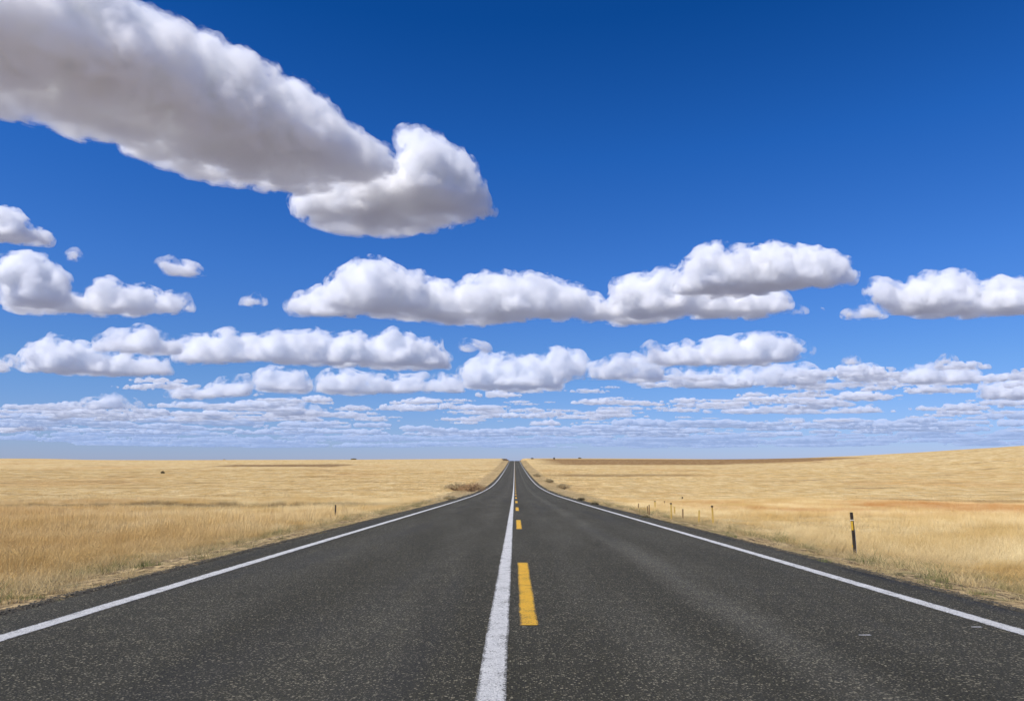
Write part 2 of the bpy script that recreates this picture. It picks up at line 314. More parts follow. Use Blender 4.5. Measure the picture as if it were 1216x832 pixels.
def scatter(name, pts, scl, rot, protos, kind_label=None):
    "points mesh + geometry nodes that set one clump on every point"
    c = bpy.data.collections.new(name+'_clumps')
    for i, me in enumerate(protos): o = bpy.data.objects.new('clump_%02d' % i, me); c.objects.link(o)
    me = bpy.data.meshes.new(name); me.vertices.add(len(pts)); me.vertices.foreach_set('co', pts.astype('f').ravel())
    rs = np.random.RandomState(len(pts))
    for nm, ty, dat in (('s', 'FLOAT_VECTOR', scl.astype('f').ravel()), ('r', 'FLOAT', rot.astype('f')), ('k', 'INT', rs.randint(0, len(protos), len(pts)).astype('i'))):
        a = me.attributes.new(nm, ty, 'POINT'); a.data.foreach_set('vector' if ty == 'FLOAT_VECTOR' else 'value', dat)
    o = link(name, me); ng = bpy.data.node_groups.new(name, 'GeometryNodeTree')
    ng.interface.new_socket('Geometry', in_out='INPUT', socket_type='NodeSocketGeometry'); ng.interface.new_socket('Geometry', in_out='OUTPUT', socket_type='NodeSocketGeometry')
    N = ng.nodes; gi = N.new('NodeGroupInput'); go = N.new('NodeGroupOutput'); ip = N.new('GeometryNodeInstanceOnPoints'); ci = N.new('GeometryNodeCollectionInfo')
    ci.inputs[0].default_value = c; ci.inputs[1].default_value = True; ci.inputs[2].default_value = True
    def attr(nm, ty): n = N.new('GeometryNodeInputNamedAttribute'); n.data_type = ty; n.inputs[0].default_value = nm; return n.outputs[0]
    cx = N.new('ShaderNodeCombineXYZ'); lk = ng.links.new
    lk(gi.outputs[0], ip.inputs['Points']); lk(ci.outputs[0], ip.inputs['Instance']); ip.inputs['Pick Instance'].default_value = True
    lk(attr('k', 'INT'), ip.inputs['Instance Index']); lk(attr('s', 'FLOAT_VECTOR'), ip.inputs['Scale']); lk(attr('r', 'FLOAT'), cx.inputs[2]); lk(cx.outputs[0], ip.inputs['Rotation']); lk(ip.outputs[0], go.inputs[0])
    m = o.modifiers.new('grow', 'NODES'); m.node_group = ng; o['kind'] = 'stuff'; return o
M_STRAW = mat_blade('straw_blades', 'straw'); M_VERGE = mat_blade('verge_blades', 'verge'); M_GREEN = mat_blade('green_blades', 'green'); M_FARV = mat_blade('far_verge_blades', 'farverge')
RS = np.random.RandomState(11)
def field_pts(y0, y1, per_m2, xin=7.6, fov=.80, pad=3, yexp=1.0, n=None):
    "random points in the visible wedge on both sides of the road"
    area = (y1**2-y0**2)*fov+2*pad*(y1-y0); N_ = int(area*per_m2)
    Y = np.sqrt(RS.uniform(y0**2, y1**2, N_)) if y0 > 0 else y1*np.sqrt(RS.rand(N_)); X = RS.uniform(-1, 1, N_)*(Y*fov+pad)
    edge = xin+(fbm(X*0+Y/2.3, np.sign(X)*3.3, 5, 3)-.44)*2.4
    k = np.abs(X) > edge
    return X[k], Y[k]
def put(X, Y, smin, smax, sink=0.):
    s = RS.uniform(smin, smax, len(X)); hn = .45+.55*smooth(.25, .62, fbm(X/5., Y/5., 21, 3))+.35*(fbm(X/1.1, Y/1.1, 22, 2)-.4)
    edge = smooth(7.2, 10.5, np.abs(X)); hn = hn*(.5+.5*edge)*np.where(X > 0, .62+.2*smooth(9, 16, X), 1.)
    S = np.stack([s, s, s*hn], 1); return np.stack([X, Y, land(X, Y)-sink], 1), S, RS.uniform(-1.5, 1.5, len(X))
X, Y = field_pts(2.5, 27, 15, 8.1, .76, 2)
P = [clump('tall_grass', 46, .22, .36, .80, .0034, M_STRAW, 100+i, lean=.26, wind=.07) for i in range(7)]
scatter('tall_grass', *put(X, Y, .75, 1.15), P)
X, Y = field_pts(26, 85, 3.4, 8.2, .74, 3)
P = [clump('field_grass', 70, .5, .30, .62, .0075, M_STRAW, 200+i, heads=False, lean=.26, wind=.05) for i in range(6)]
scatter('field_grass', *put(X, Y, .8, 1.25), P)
X, Y = field_pts(83, 330, .42, 8.6, .73, 4)
k = (land(X, Y) > -50); X, Y = X[k], Y[k]
P = [clump('distant_grass', 110, 1.7, .08, .30, .024, M_STRAW, 300+i, heads=False, segs=2, lean=1.0, wind=.1) for i in range(5)]
o = scatter('distant_grass', *put(X, Y, .8, 1.3), P); print('far clumps', len(X))
# the short grass of the verge
N_ = 24000; Y = 2.6+62*RS.rand(N_)**1.5; X = np.where(RS.rand(N_) < .5, -1, 1)*(4.86+4.6*RS.rand(N_)**.85)
k = (fbm(X/1.1, Y/1.1, 31, 3) > .43-.12*smooth(5.2, 8.0, np.abs(X))) & (np.abs(X)+ (fbm(X*0+Y/.7, X*0+2, 41, 2)-.4)*.8 > 5.0); X, Y = X[k], Y[k]
s = RS.uniform(.5, 1.5, len(X))*(.75+.85*smooth(5.2, 8.2, np.abs(X)))
P = [clump('verge_grass', 26, .13, .03, .105, .0045, M_VERGE, 400+i, False, 2, .9, .1) for i in range(5)]
scatter('verge_grass', np.stack([X, Y, land(X, Y)], 1), np.stack([s*1.2, s*1.2, s], 1), RS.uniform(0, 6.28, len(X)), P)
N_ = 11000; Y = 60+560*RS.rand(N_)**1.2; X = np.where(RS.rand(N_) < .5, -1, 1)*(5.0+4.2*RS.rand(N_)); s = RS.uniform(.6, 1.6, N_)
P = [clump('far_verge_grass', 26, .5, .06, .24, .024, M_FARV, 450+i, False, 2, .6, .1) for i in range(4)]
scatter('far_verge_grass', np.stack([X, Y, land(X, Y)], 1), np.stack([s, s, s], 1), RS.uniform(0, 6.28, N_), P)
N_ = 900; Y = 4+70*RS.rand(N_)**1.3; X = np.where(RS.rand(N_) < .5, -1, 1)*(5.3+3.6*RS.rand(N_)**.8); s = RS.uniform(.5, 1.3, N_)
P = [clump('tussock', 60, .17, .08, .30, .0045, m_, 480+i, False, 3, .9, .12) for i, m_ in enumerate((M_STRAW, M_VERGE, M_STRAW, M_VERGE, M_GREEN))]
scatter('verge_tussocks', np.stack([X, Y, land(X, Y)], 1), np.stack([s*1.2, s*1.2, s], 1), RS.uniform(0, 6.28, N_), P)
# loose chippings along the asphalt's edge
M_GRAV = mat_plain('dark_chippings', (.03, .026, .018), (.17, .145, .10), 40)
def pebble(seed):
    bm = bmesh.new(); bmesh.ops.create_icosphere(bm, subdivisions=1, radius=.012); r = random.Random(seed)
    for v in bm.verts: v.co *= r.uniform(.6, 1.3); v.co.z *= .6
    me = bpy.data.meshes.new('pebble'); bm.to_mesh(me); bm.free(); me.materials.append(M_GRAV); return me
N_ = 9000; Y = 2.6+30*RS.rand(N_)**1.6; X = np.where(RS.rand(N_) < .5, -1, 1)*(4.70+np.abs(RS.randn(N_))*.22); s = RS.uniform(.4, 1.5, N_)
Z = np.maximum(land(X, Y), np.where(np.abs(X) < 4.7, road_z(Y), -99))
scatter('gravel', np.stack([X, Y, Z], 1), np.stack([s, s, s], 1), RS.uniform(0, 6.28, N_), [pebble(i) for i in range(4)])
print('grass', time.time()-T0)
# ------------------------------------------------------------------ green tufts on the verge
def tuft(px, py, wpx, label, seed, mat=M_GREEN, hk=.62, nb=150):
    p = hit(px, py); d = (Vector((p.x, p.y, 0))).length; r = wpx*d/F/2
    e = bpy.data.objects.new('grass_tuft', None); COL.objects.link(e); e.location = p; thing(e, label, 'grass tuft', 'green grass tufts along the verges')
    wd = max(.004, .9*d/F*1.0*.55)
    link('blades', clump('blades', nb, r, r*hk*.5, r*hk*1.25, wd, mat, seed, False, 3, .8, .1), e)
    return e
tuft(37, 711, 25, 'green grass tuft on the left verge beside the near asphalt edge', 1)
tuft(14, 710, 20, 'low green grass tuft at the left border of the picture', 2)
tuft(160, 695, 18, 'small dark green tuft touching the left asphalt edge', 3)
tuft(68, 713, 13, 'tiny green tuft just right of the biggest tuft on the left verge', 4, nb=60)
tuft(176, 672, 26, 'pale green tuft at the foot of the tall orange grass on the left', 5)
tuft(1165, 706, 24, 'green tuft on the right verge near the right border of the picture', 6)
tuft(942, 644, 18, 'green tuft at the foot of the straw field left of the dark marker post', 7)
tuft(868, 637, 13, 'small green tuft on the right verge near the cluster of stakes', 8, nb=80)
tuft(978, 667, 20, 'greyish green tuft between the dark marker post and the asphalt', 9, nb=110)
# ------------------------------------------------------------------ shrubs
def mat_leaf(name, a, b):
    m, t, o = nodes(name); g = G(t); n = g.noise(g.pos(), 3., 3, .6); c = g.mix(g.mapr(n, .3, .7), a, b)
    d = t.nodes.new('ShaderNodeBsdfDiffuse'); tr = t.nodes.new('ShaderNodeBsdfTranslucent'); g.put(d.inputs[0], c); g.put(tr.inputs[0], c)
    s = t.nodes.new('ShaderNodeMixShader'); s.inputs[0].default_value = .25; t.links.new(d.outputs[0], s.inputs[1]); t.links.new(tr.outputs[0], s.inputs[2]); t.links.new(s.outputs[0], o.inputs[0]); return m
M_TWIG = mat_plain('dry_twigs', (.16, .10, .06), (.30, .20, .12), 8)
M_SAGE = mat_leaf('sage_leaves', (.42, .33, .17), (.62, .50, .29)); M_RUST = mat_leaf('rusty_leaves', (.38, .23, .11), (.58, .40, .21)); M_DARK = mat_leaf('dark_leaves', (.13, .11, .06), (.24, .20, .11))
def shrub(name, px, py, wpx, hpx, leafmat, label, cat, group, seed, nleaf=2200, lsize=None, dy=None, trunk=False):
    p = hit(px, py) if dy is None else None
    if dy is not None:
        d_ = ray(px, py); X = d_[0]/d_[1]*dy; p = Vector((X, dy, float(land(X, dy))))
    d = p.length; W = wpx*d/F/2; H = hpx*d/F; rs = np.random.RandomState(seed)
    e = bpy.data.objects.new(name, None); COL.objects.link(e); e.location = p; thing(e, label, cat, group)
    # stems: many tapering, bent twigs out of one root (a tree gets a short trunk first)
    V = []; Q = []; ends = []; ns = 60; z0 = H*.28 if trunk else 0
    def stick(a, b, ra, rb):
        a = np.array(a, float); b = np.array(b, float); ax = b-a; ax /= np.linalg.norm(ax)+1e-9; u = np.cross(ax, (0.3, 1, .2)); u /= np.linalg.norm(u); v = np.cross(ax, u); i = len(V)
        for q in range(5):
            an = q*2*math.pi/5; V.append(a+(u*math.cos(an)+v*math.sin(an))*ra)
        for q in range(5):
            an = q*2*math.pi/5; V.append(b+(u*math.cos(an)+v*math.sin(an))*rb)
        for q in range(5): Q.append((i+q, i+(q+1) % 5, i+5+(q+1) % 5, i+5+q))
    if trunk: stick((0, 0, -.2), (0, 0, z0*1.1), W*.09, W*.06)
    for i in range(ns):
        a = rs.uniform(0, 2*math.pi); rr = W*math.sqrt(rs.rand())*.9; top = H*(.55+.4*rs.rand())*(1-.55*(rr/W)**2)
        m_ = (rr*math.cos(a)*.5, rr*math.sin(a)*.4, z0+(top-z0)*.55); t_ = (rr*math.cos(a), rr*math.sin(a)*.8, max(top, z0))
        stick((m_[0]*.1, m_[1]*.1, z0 if trunk else -.05), m_, W*.022, W*.014); stick(m_, t_, W*.014, W*.004); ends.append(t_)
    link('trunk' if trunk else 'stems', mesh_np('stems', V, Q, M_TWIG), e)
    ends = np.array(ends); ls = lsize or max(.02, d/F*.9)
    c = ends[rs.randint(0, ns, nleaf)]*np.stack([np.ones(nleaf)]*2+[rs.uniform(.55, 1.0, nleaf)], 1)+rs.randn(nleaf, 3)*np.array([W*.13, W*.13, H*.10])
    c[:, 2] = np.clip(c[:, 2], z0*.8+.02, None)
    a = rs.randn(nleaf, 3); a /= np.linalg.norm(a, axis=1)[:, None]; b = np.cross(a, rs.randn(nleaf, 3)); b /= np.linalg.norm(b, axis=1)[:, None]
    s = ls*rs.uniform(.5, 1.2, nleaf)[:, None]; VV = np.stack([c-a*s*.9, c-b*s*.35, c+a*s*.9, c+b*s*.35], 1).reshape(-1, 3)
    link('crown' if trunk else 'foliage', mesh_np('foliage', VV, np.arange(nleaf*4).reshape(-1, 4), leafmat), e); return e
SG = 'scrub along the road'
shrub('shrub', 560, 584.5, 34, 13, M_RUST, 'rust brown dry shrub on the left roadside, the larger of the touching pair', 'shrub', SG, 1, 1800)
shrub('shrub', 543, 582.5, 36, 11, M_SAGE, 'grey green dry shrub left of the rust brown one on the left roadside', 'shrub', SG, 2, 1300)
shrub('shrub', 535, 593, 16, 5, M_SAGE, 'low pale scrub between the left asphalt edge and the shrub pair', 'shrub', SG, 3, 900)
shrub('shrub', 669, 581, 17, 8, M_SAGE, 'grey green shrub on the right roadside, the tallest on that side', 'shrub', SG, 4, 800)
shrub('shrub', 652, 573, 11, 5, M_SAGE, 'small sage shrub farther up the right roadside', 'shrub', SG, 5, 900)
shrub('shrub', 637, 566, 9, 4, M_SAGE, 'farthest tiny shrub on the right verge before the road climbs', 'shrub', SG, 6, 700)
shrub('shrub', 690, 594, 9, 4, M_DARK, 'dark low weed clump touching the right asphalt edge', 'weed', SG, 7, 500)
shrub('shrub', 706, 599.5, 10, 3.5, M_DARK, 'second dark weed clump on the right edge, nearer the stakes', 'weed', SG, 8, 500)
shrub('shrub', 767, 616, 12, 4.5, M_DARK, 'dark weed clump on the right edge below the two leaning stakes', 'weed', SG, 9, 600)
shrub('shrub', 792, 622, 9, 3, M_DARK, 'small dark weed below the tall yellow stake', 'weed', SG, 10, 400)
shrub('shrub', 385, 636.5, 16, 4.5, M_DARK, 'dark weed clump at the left asphalt edge below the lone post', 'weed', SG, 11, 700)
shrub('shrub', 193, 562, 3.4, 2.6, M_DARK, 'tiny dark bush alone in the far left field', 'bush', None, 12, 500)
TG = 'bushes on the skyline'
shrub('bush', 632, 546.5, 2.8, 1.3, M_DARK, 'tiny dark bush on the skyline just right of the road', 'bush', TG, 15, 400, dy=800)
shrub('bush', 658, 547, 1.6, 1.8, M_DARK, 'tiny dark bush at the left end of the brown far field', 'bush', TG, 16, 400, dy=780)
shrub('bush', 688.5, 545.5, 3., 1.0, M_DARK, 'tiny low bush on the skyline above the brown far field', 'bush', TG, 17, 400, dy=850)
shrub('bush', 420, 546, 6, 1.2, M_DARK, 'flat dark bush on the skyline of the left field', 'bush', TG, 18, 500, dy=880)
shrub('bush', 266, 550, 2.2, 1.2, M_RUST, 'faint brown bush on the skyline where the left field dips', 'bush', TG, 19, 300, dy=860)
# ------------------------------------------------------------------ marker posts
M_POST = mat_plain('weathered_dark_post', (.022, .017, .013), (.075, .055, .038), 14, .85); M_POST2 = mat_plain('brown_wood_stake', (.17, .10, .045), (.32, .20, .09), 14, .85)
M_YPOST = mat_plain('faded_yellow_stake', (.52, .32, .06), (.68, .46, .12), 10, .6); M_TAPE = mat_plain('yellow_reflective_tape', (.72, .42, .03), (.82, .52, .05), 30, .35, bump=.1, spec=.6)
M_GREY = mat_plain('light_grey_strip', (.32, .31, .30), (.46, .45, .43), 20, .5); M_STRAP = mat_plain('pale_strap', (.62, .56, .44), (.75, .70, .60), 30, .6)
def box(bm, x0, x1, y0, y1, z0, z1, bev=0.):
    vs = [bm.verts.new(c) for c in ((x0, y0, z0), (x1, y0, z0), (x1, y1, z0), (x0, y1, z0), (x0, y0, z1), (x1, y0, z1), (x1, y1, z1), (x0, y1, z1))]
    for f in ((0, 3, 2, 1), (4, 5, 6, 7), (0, 1, 5, 4), (1, 2, 6, 5), (2, 3, 7, 6), (3, 0, 4, 7)): bm.faces.new([vs[i] for i in f])
def part(name, mat, parent, *boxes, bev=.004, warp=0.):
    bm = bmesh.new()
    for b in boxes: box(bm, *b)
    if bev: bmesh.ops.bevel(bm, geom=bm.edges[:], offset=bev, segments=1, affect='EDGES')
    if warp:
        bmesh.ops.subdivide_edges(bm, edges=[e for e in bm.edges if abs(e.verts[0].co.z-e.verts[1].co.z) > .2], cuts=6)
        for v in bm.verts: v.co.x += math.sin(v.co.z*3.1)*warp; v.co.y += math.sin(v.co.z*2.3+1)*warp*.5
    me = bpy.data.meshes.new(name); bm.to_mesh(me); bm.free(); me.materials.append(mat); return link(name, me, parent)
def post(px, pyb, pyt, wpx, mat, label, lean=0., tape=None, detail=False, sunk=.25, cap=False, group='marker stakes along the right verge'):
    p = hit(px, pyb); d = p.y; H = (pyb-pyt)*d/F*1.02; W = max(wpx*d/F, .02)
    e = bpy.data.objects.new('marker_post', None); COL.objects.link(e); e.location = p; e.rotation_euler = (0, rad(lean), 0); thing(e, label, 'post', group)
    t = max(.03, W*.5)
    part('stake', mat, e, (-W/2, W/2, -t/2, t/2, -sunk, H), warp=.006 if detail else .003)
    if tape: a, b = tape; part('reflector', M_TAPE, e, (-W*.62, W*(.12 if detail else .5), -t/2-.008, -t/2-.002, H*a, H*b), bev=.001)
    if cap: part('cap', M_POST, e, (-W*.62, W*.62, -t*.65, t*.65, H+.001, H+.001+H*.10), bev=.002)
    if detail:
        part('strap', M_STRAP, e, (-W*.56, W*.56, -t/2-.012, t/2+.004, H*.815, H*.835), bev=.001)
        part('edge_strip', M_GREY, e, (W/2+.001, W/2+.012, -t*.3, t*.3, .02, H*.62), bev=.001, warp=.006)  # light grey strip along the right edge
        part('lower_reflector', M_TAPE, e, (-W*.75, -W*.505, -t*.3, t*.3, H*.22, H*.27), bev=.001)
    return e
post(1015.5, 661, 612, 3.2, M_POST, 'dark weathered marker post with a yellow reflector, the nearest post on the right', -1.0, (.60, .80), True, group=None)
post(847, 622.8, 603.5, 1.8, M_YPOST, 'tall yellow brown stake with a dark cap, rightmost of the small cluster', -1.5, None, cap=True)
post(829.8, 620.8, 606.5, 1.6, M_YPOST, 'faded yellow stake leaning to the right beside the dark capped one', 4)
post(811, 616.8, 605, 1.5, M_POST2, 'grey brown stake in the middle of the cluster', 1)
post(797.3, 615.6, 599.6, 1.7, M_YPOST, 'upright yellow stake with a dark top, tallest of the far stakes', 0, None, cap=True)
post(801, 612, 602, 1.5, M_YPOST, 'short pale yellow stake just behind the upright yellow one', 2)
post(778, 604, 596, 1.4, M_YPOST, 'small yellow brown stake standing deeper in the straw field', 0, None, cap=True)
post(789.2, 599.5, 595, 1.2, M_POST2, 'tiny brown stake deepest in the straw field', 0)
post(771.2, 611, 599.8, 1.1, M_POST2, 'thin brown stake, right one of the close pair nearest the asphalt', -1)
post(769.4, 610, 601, 1.0, M_POST2, 'thin brown stake, left one of the close pair nearest the asphalt', -3)
post(758.3, 604, 598, 1.1, M_POST2, 'farthest small stake at the left end of the row', 0)
post(810.3, 592.6, 589.8, 1.4, M_POST, 'tiny dark stump up in the right field above the stakes', 0)
post(398, 613.5, 600, 1.5, M_POST, 'lone thin dark post in the left field', 0, group=None)
print('things', time.time()-T0)
# ------------------------------------------------------------------ clouds: volumes of vapour inside lumpy hulls, all with their bases at one height
def icosphere(n):
    bm = bmesh.new(); bmesh.ops.create_icosphere(bm, subdivisions=n, radius=1)
    v = np.array([x.co[:] for x in bm.verts]); f = np.array([[q.index for q in x.verts] for x in bm.faces]); bm.free(); return v, f
IV, IF = icosphere(2)
HB = 1000.0
def inside(poly, x, y):
    p = np.array(poly, float); q = np.roll(p, -1, 0); c = np.zeros(len(x), bool); d = np.full(len(x), 1e9)
    for a, b in zip(p, q):
        if a[1] != b[1]:
            m = ((a[1] > y) != (b[1] > y)) & (x < (b[0]-a[0])*(y-a[1])/(b[1]-a[1])+a[0]); c ^= m
        e = b-a; t = np.clip(((x-a[0])*e[0]+(y-a[1])*e[1])/(e@e+1e-9), 0, 1)
        d = np.minimum(d, np.hypot(x-a[0]-t*e[0], y-a[1]-t*e[1]))
    return c, d
def remesh(V, Fc, vox, disps):
    me = mesh_np('tmp', V, Fc); o = link('tmp', me); m = o.modifiers.new('r', 'REMESH'); m.mode = 'VOXEL'; m.voxel_size = vox; tex = []
    for size, st in disps:
        t = bpy.data.textures.new('t', 'CLOUDS'); t.noise_scale = size; t.noise_depth = 3; tex.append(t)
        m = o.modifiers.new('d', 'DISPLACE'); m.texture = t; m.strength = st; m.mid_level = .5; m.texture_coords = 'LOCAL'
    m = o.modifiers.new('r2', 'REMESH'); m.mode = 'VOXEL'; m.voxel_size = vox*.95
    dg = bpy.context.evaluated_depsgraph_get(); r = bpy.data.meshes.new_from_object(o.evaluated_get(dg), depsgraph=dg)
    bpy.data.objects.remove(o); bpy.data.meshes.remove(me)
    for t in tex: bpy.data.textures.remove(t)
    return r
def getco(me):
    a = np.empty(len(me.vertices)*3, 'f'); me.vertices.foreach_get('co', a); return a.reshape(-1, 3)
def cloud_mesh(name, poly, frac=.3, vox=1.2, seed=1, rmax=1e9, n0=120, lumps=(9, 7), flat=.25, disp=1., core=.74, wisp=6.0, grow=(.88, .6)):
    rs = np.random.RandomState(seed); P = np.array(poly, float); x0, y0 = P.min(0); x1, y1 = P.max(0)
    X = rs.uniform(x0, x1, n0*60); Y = rs.uniform(y0, y1, n0*60); c, d = inside(poly, X, Y); X, Y, d = X[c], Y[c], d[c]; r = np.minimum(d*grow[0]+grow[1], rmax)
    keep = []; order = np.argsort(-r*rs.uniform(.55, 1, len(r)))
    for i in order:
        if len(keep) >= n0: break
        if r[i] > .9:
            k = np.array(keep, int)
            if not len(k) or np.all((X[i]-X[k])**2+(Y[i]-Y[k])**2 > (.42*np.maximum(r[i], r[k]))**2): keep.append(i)
    X, Y, r = X[keep], Y[keep], r[keep]; gy = np.linspace(y0, y1, 160); top = np.zeros(len(X)); bot = np.zeros(len(X))
    for i, x in enumerate(X):
        c, _ = inside(poly, np.full(160, x), gy); s = gy[c]; top[i], bot[i] = (s.min(), s.max()) if len(s) else (Y[i], Y[i])
    if frac < .45: bot = bot*.35+np.median(bot)*.65
    ey = np.maximum(np.minimum(Y, 546), bot-frac*(bot-top)); S = HB/ray(X, ey)[:, 2]; C = ray(X, Y)*S[:, None]
    rm = r*S/F*np.linalg.norm(ray(X, Y), axis=1); mpp = np.median(S)/F
    C *= (1+rs.uniform(-.8, .8, len(X))*rm/np.linalg.norm(C, axis=1))[:, None]
    allc = [C]; allr = [rm]; cc, rr = C, rm
    for nl in lumps:
        m = rs.randn(len(cc), nl, 3); m /= np.linalg.norm(m, axis=2, keepdims=True); m[:, :, 2] = np.where(m[:, :, 2] < -.3, -m[:, :, 2], m[:, :, 2])
        q = rr[:, None]*rs.uniform(.22, .46, (len(cc), nl)); c2 = cc[:, None, :]+m*(rr[:, None, None]*.84)
        cc = c2.reshape(-1, 3); rr = q.reshape(-1); kk = rr > mpp*1.4; cc, rr = cc[kk], rr[kk]; allc.append(cc); allr.append(rr)
    AC = np.concatenate(allc); AR = np.concatenate(allr)
    V = (AC[:, None, :]+IV[None]*AR[:, None, None]).reshape(-1, 3); cen = V.mean(0); cen[2] = HB
    Fc = (IF[None]+np.arange(len(AC))[:, None, None]*len(IV)).reshape(-1, 3)
    me = remesh(V-cen, Fc, mpp*vox, [(mpp*22, mpp*9*disp), (mpp*6, mpp*4*disp)])
    r0 = rm*core; k = r0 > mpp*2.2
    ws = [me]
    if wisp:
        kk = AR > mpp*3; Cw, Rw = AC[kk], AR[kk]*1.0+mpp*wisp
        V = (Cw[:, None, :]+IV[None]*Rw[:, None, None]).reshape(-1, 3)-cen; Fw = (IF[None]+np.arange(len(Cw))[:, None, None]*len(IV)).reshape(-1, 3)
        mw_ = remesh(V, Fw, mpp*2.2, [(mpp*14, mpp*9)])
        bm = bmesh.new(); bm.from_mesh(me); nf = len(bm.faces); bm.from_mesh(mw_); bm.faces.ensure_lookup_table()
        for f in bm.faces[nf:]: f.material_index = 2
        bm.to_mesh(me); bm.free(); bpy.data.meshes.remove(mw_)
    if k.any():
        C0, r0 = C[k], r0[k]; V = (C0[:, None, :]+IV[None]*r0[:, None, None]).reshape(-1, 3)-cen; Fc = (IF[None]+np.arange(len(C0))[:, None, None]*len(IV)).reshape(-1, 3)
        mc = remesh(V, Fc, mpp*2.5, [(mpp*18, mpp*10), (mpp*7, mpp*5)])
        bm = bmesh.new(); bm.from_mesh(me); nf = len(bm.faces); bm.from_mesh(mc); bm.faces.ensure_lookup_table()
        for f in bm.faces[nf:]: f.material_index = 1
        bm.to_mesh(me); bm.free(); bpy.data.meshes.remove(mc)
    a = getco(me); z = a[:, 2]; lo_ = z < 0; z[lo_] *= flat; a[:, 2] = z; me.vertices.foreach_set('co', a.ravel()); me.update(); me.name = name
    return me, Vector(cen)+Vector((0, 0, CAMZ)), mpp
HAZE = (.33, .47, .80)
def vapour(name, dens, mpp, h, noisy=True, t0=.445, t1=.54, col=(.999, .989, 1.), g=.0, nz=21):
    "scattering vapour; h is the share of blue air light put into a far cloud as its own glow"
    m, t, o = nodes(name); g_ = G(t); s = t.nodes.new('ShaderNodeVolumeScatter'); s.inputs['Color'].default_value = (*col, 1); s.inputs['Anisotropy'].default_value = g
    if noisy:
        oi = t.nodes.new('ShaderNodeObjectInfo'); ad = t.nodes.new('ShaderNodeVectorMath'); ad.operation = 'MULTIPLY_ADD'; t.links.new(oi.outputs['Random'], ad.inputs[0]); ad.inputs[1].default_value = (977*mpp, 613*mpp, 351*mpp); t.links.new(t.nodes.new('ShaderNodeTexCoord').outputs['Object'], ad.inputs[2]); v = ad.outputs[0]; n = g_.noise(v, 1/(nz*mpp), 7, .63); q = g_.voro(v, 1/(20*mpp)).outputs['Distance']
        dd = g_.mapr(g_.math('MULTIPLY_ADD', q, -.06, n), t0-.03, t1-.03, 0., dens)
        s.inputs['Density'].default_value = 0; t.links.new(dd, s.inputs['Density'])
    else: s.inputs['Density'].default_value = dens
    last = s.outputs[0]
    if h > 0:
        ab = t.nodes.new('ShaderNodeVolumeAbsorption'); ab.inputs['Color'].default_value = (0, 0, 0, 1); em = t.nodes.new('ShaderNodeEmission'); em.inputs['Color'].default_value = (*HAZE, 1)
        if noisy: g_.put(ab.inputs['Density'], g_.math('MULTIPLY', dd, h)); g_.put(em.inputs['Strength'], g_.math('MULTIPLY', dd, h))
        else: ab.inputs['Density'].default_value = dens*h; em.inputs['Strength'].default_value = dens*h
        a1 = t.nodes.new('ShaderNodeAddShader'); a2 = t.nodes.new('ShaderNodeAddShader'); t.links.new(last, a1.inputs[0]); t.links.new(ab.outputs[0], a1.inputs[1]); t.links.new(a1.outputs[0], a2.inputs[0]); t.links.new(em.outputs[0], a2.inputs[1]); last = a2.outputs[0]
    t.links.new(last, o.inputs['Volume']); return m
TIER = {}
def tier(mpp):
    k = min((2.6, 3.4, 4.5, 6.2, 8.5, 11., 15.), key=lambda q: abs(math.log(q/mpp)))
    if k not in TIER:
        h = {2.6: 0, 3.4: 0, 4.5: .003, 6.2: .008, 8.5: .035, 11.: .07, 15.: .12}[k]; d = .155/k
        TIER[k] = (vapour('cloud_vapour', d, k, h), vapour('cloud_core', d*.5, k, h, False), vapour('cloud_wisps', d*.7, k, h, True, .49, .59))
    return TIER[k]
def conv(pts, ox, oy, s): return [(ox+a*s, oy+b*s) for a, b in pts]
Z1 = (0, 0, .5); ZR = (700, 280, .4243); ZA = (0, 370, .329); ZB = (360, 370, .329); ZC = (720, 370, .408)
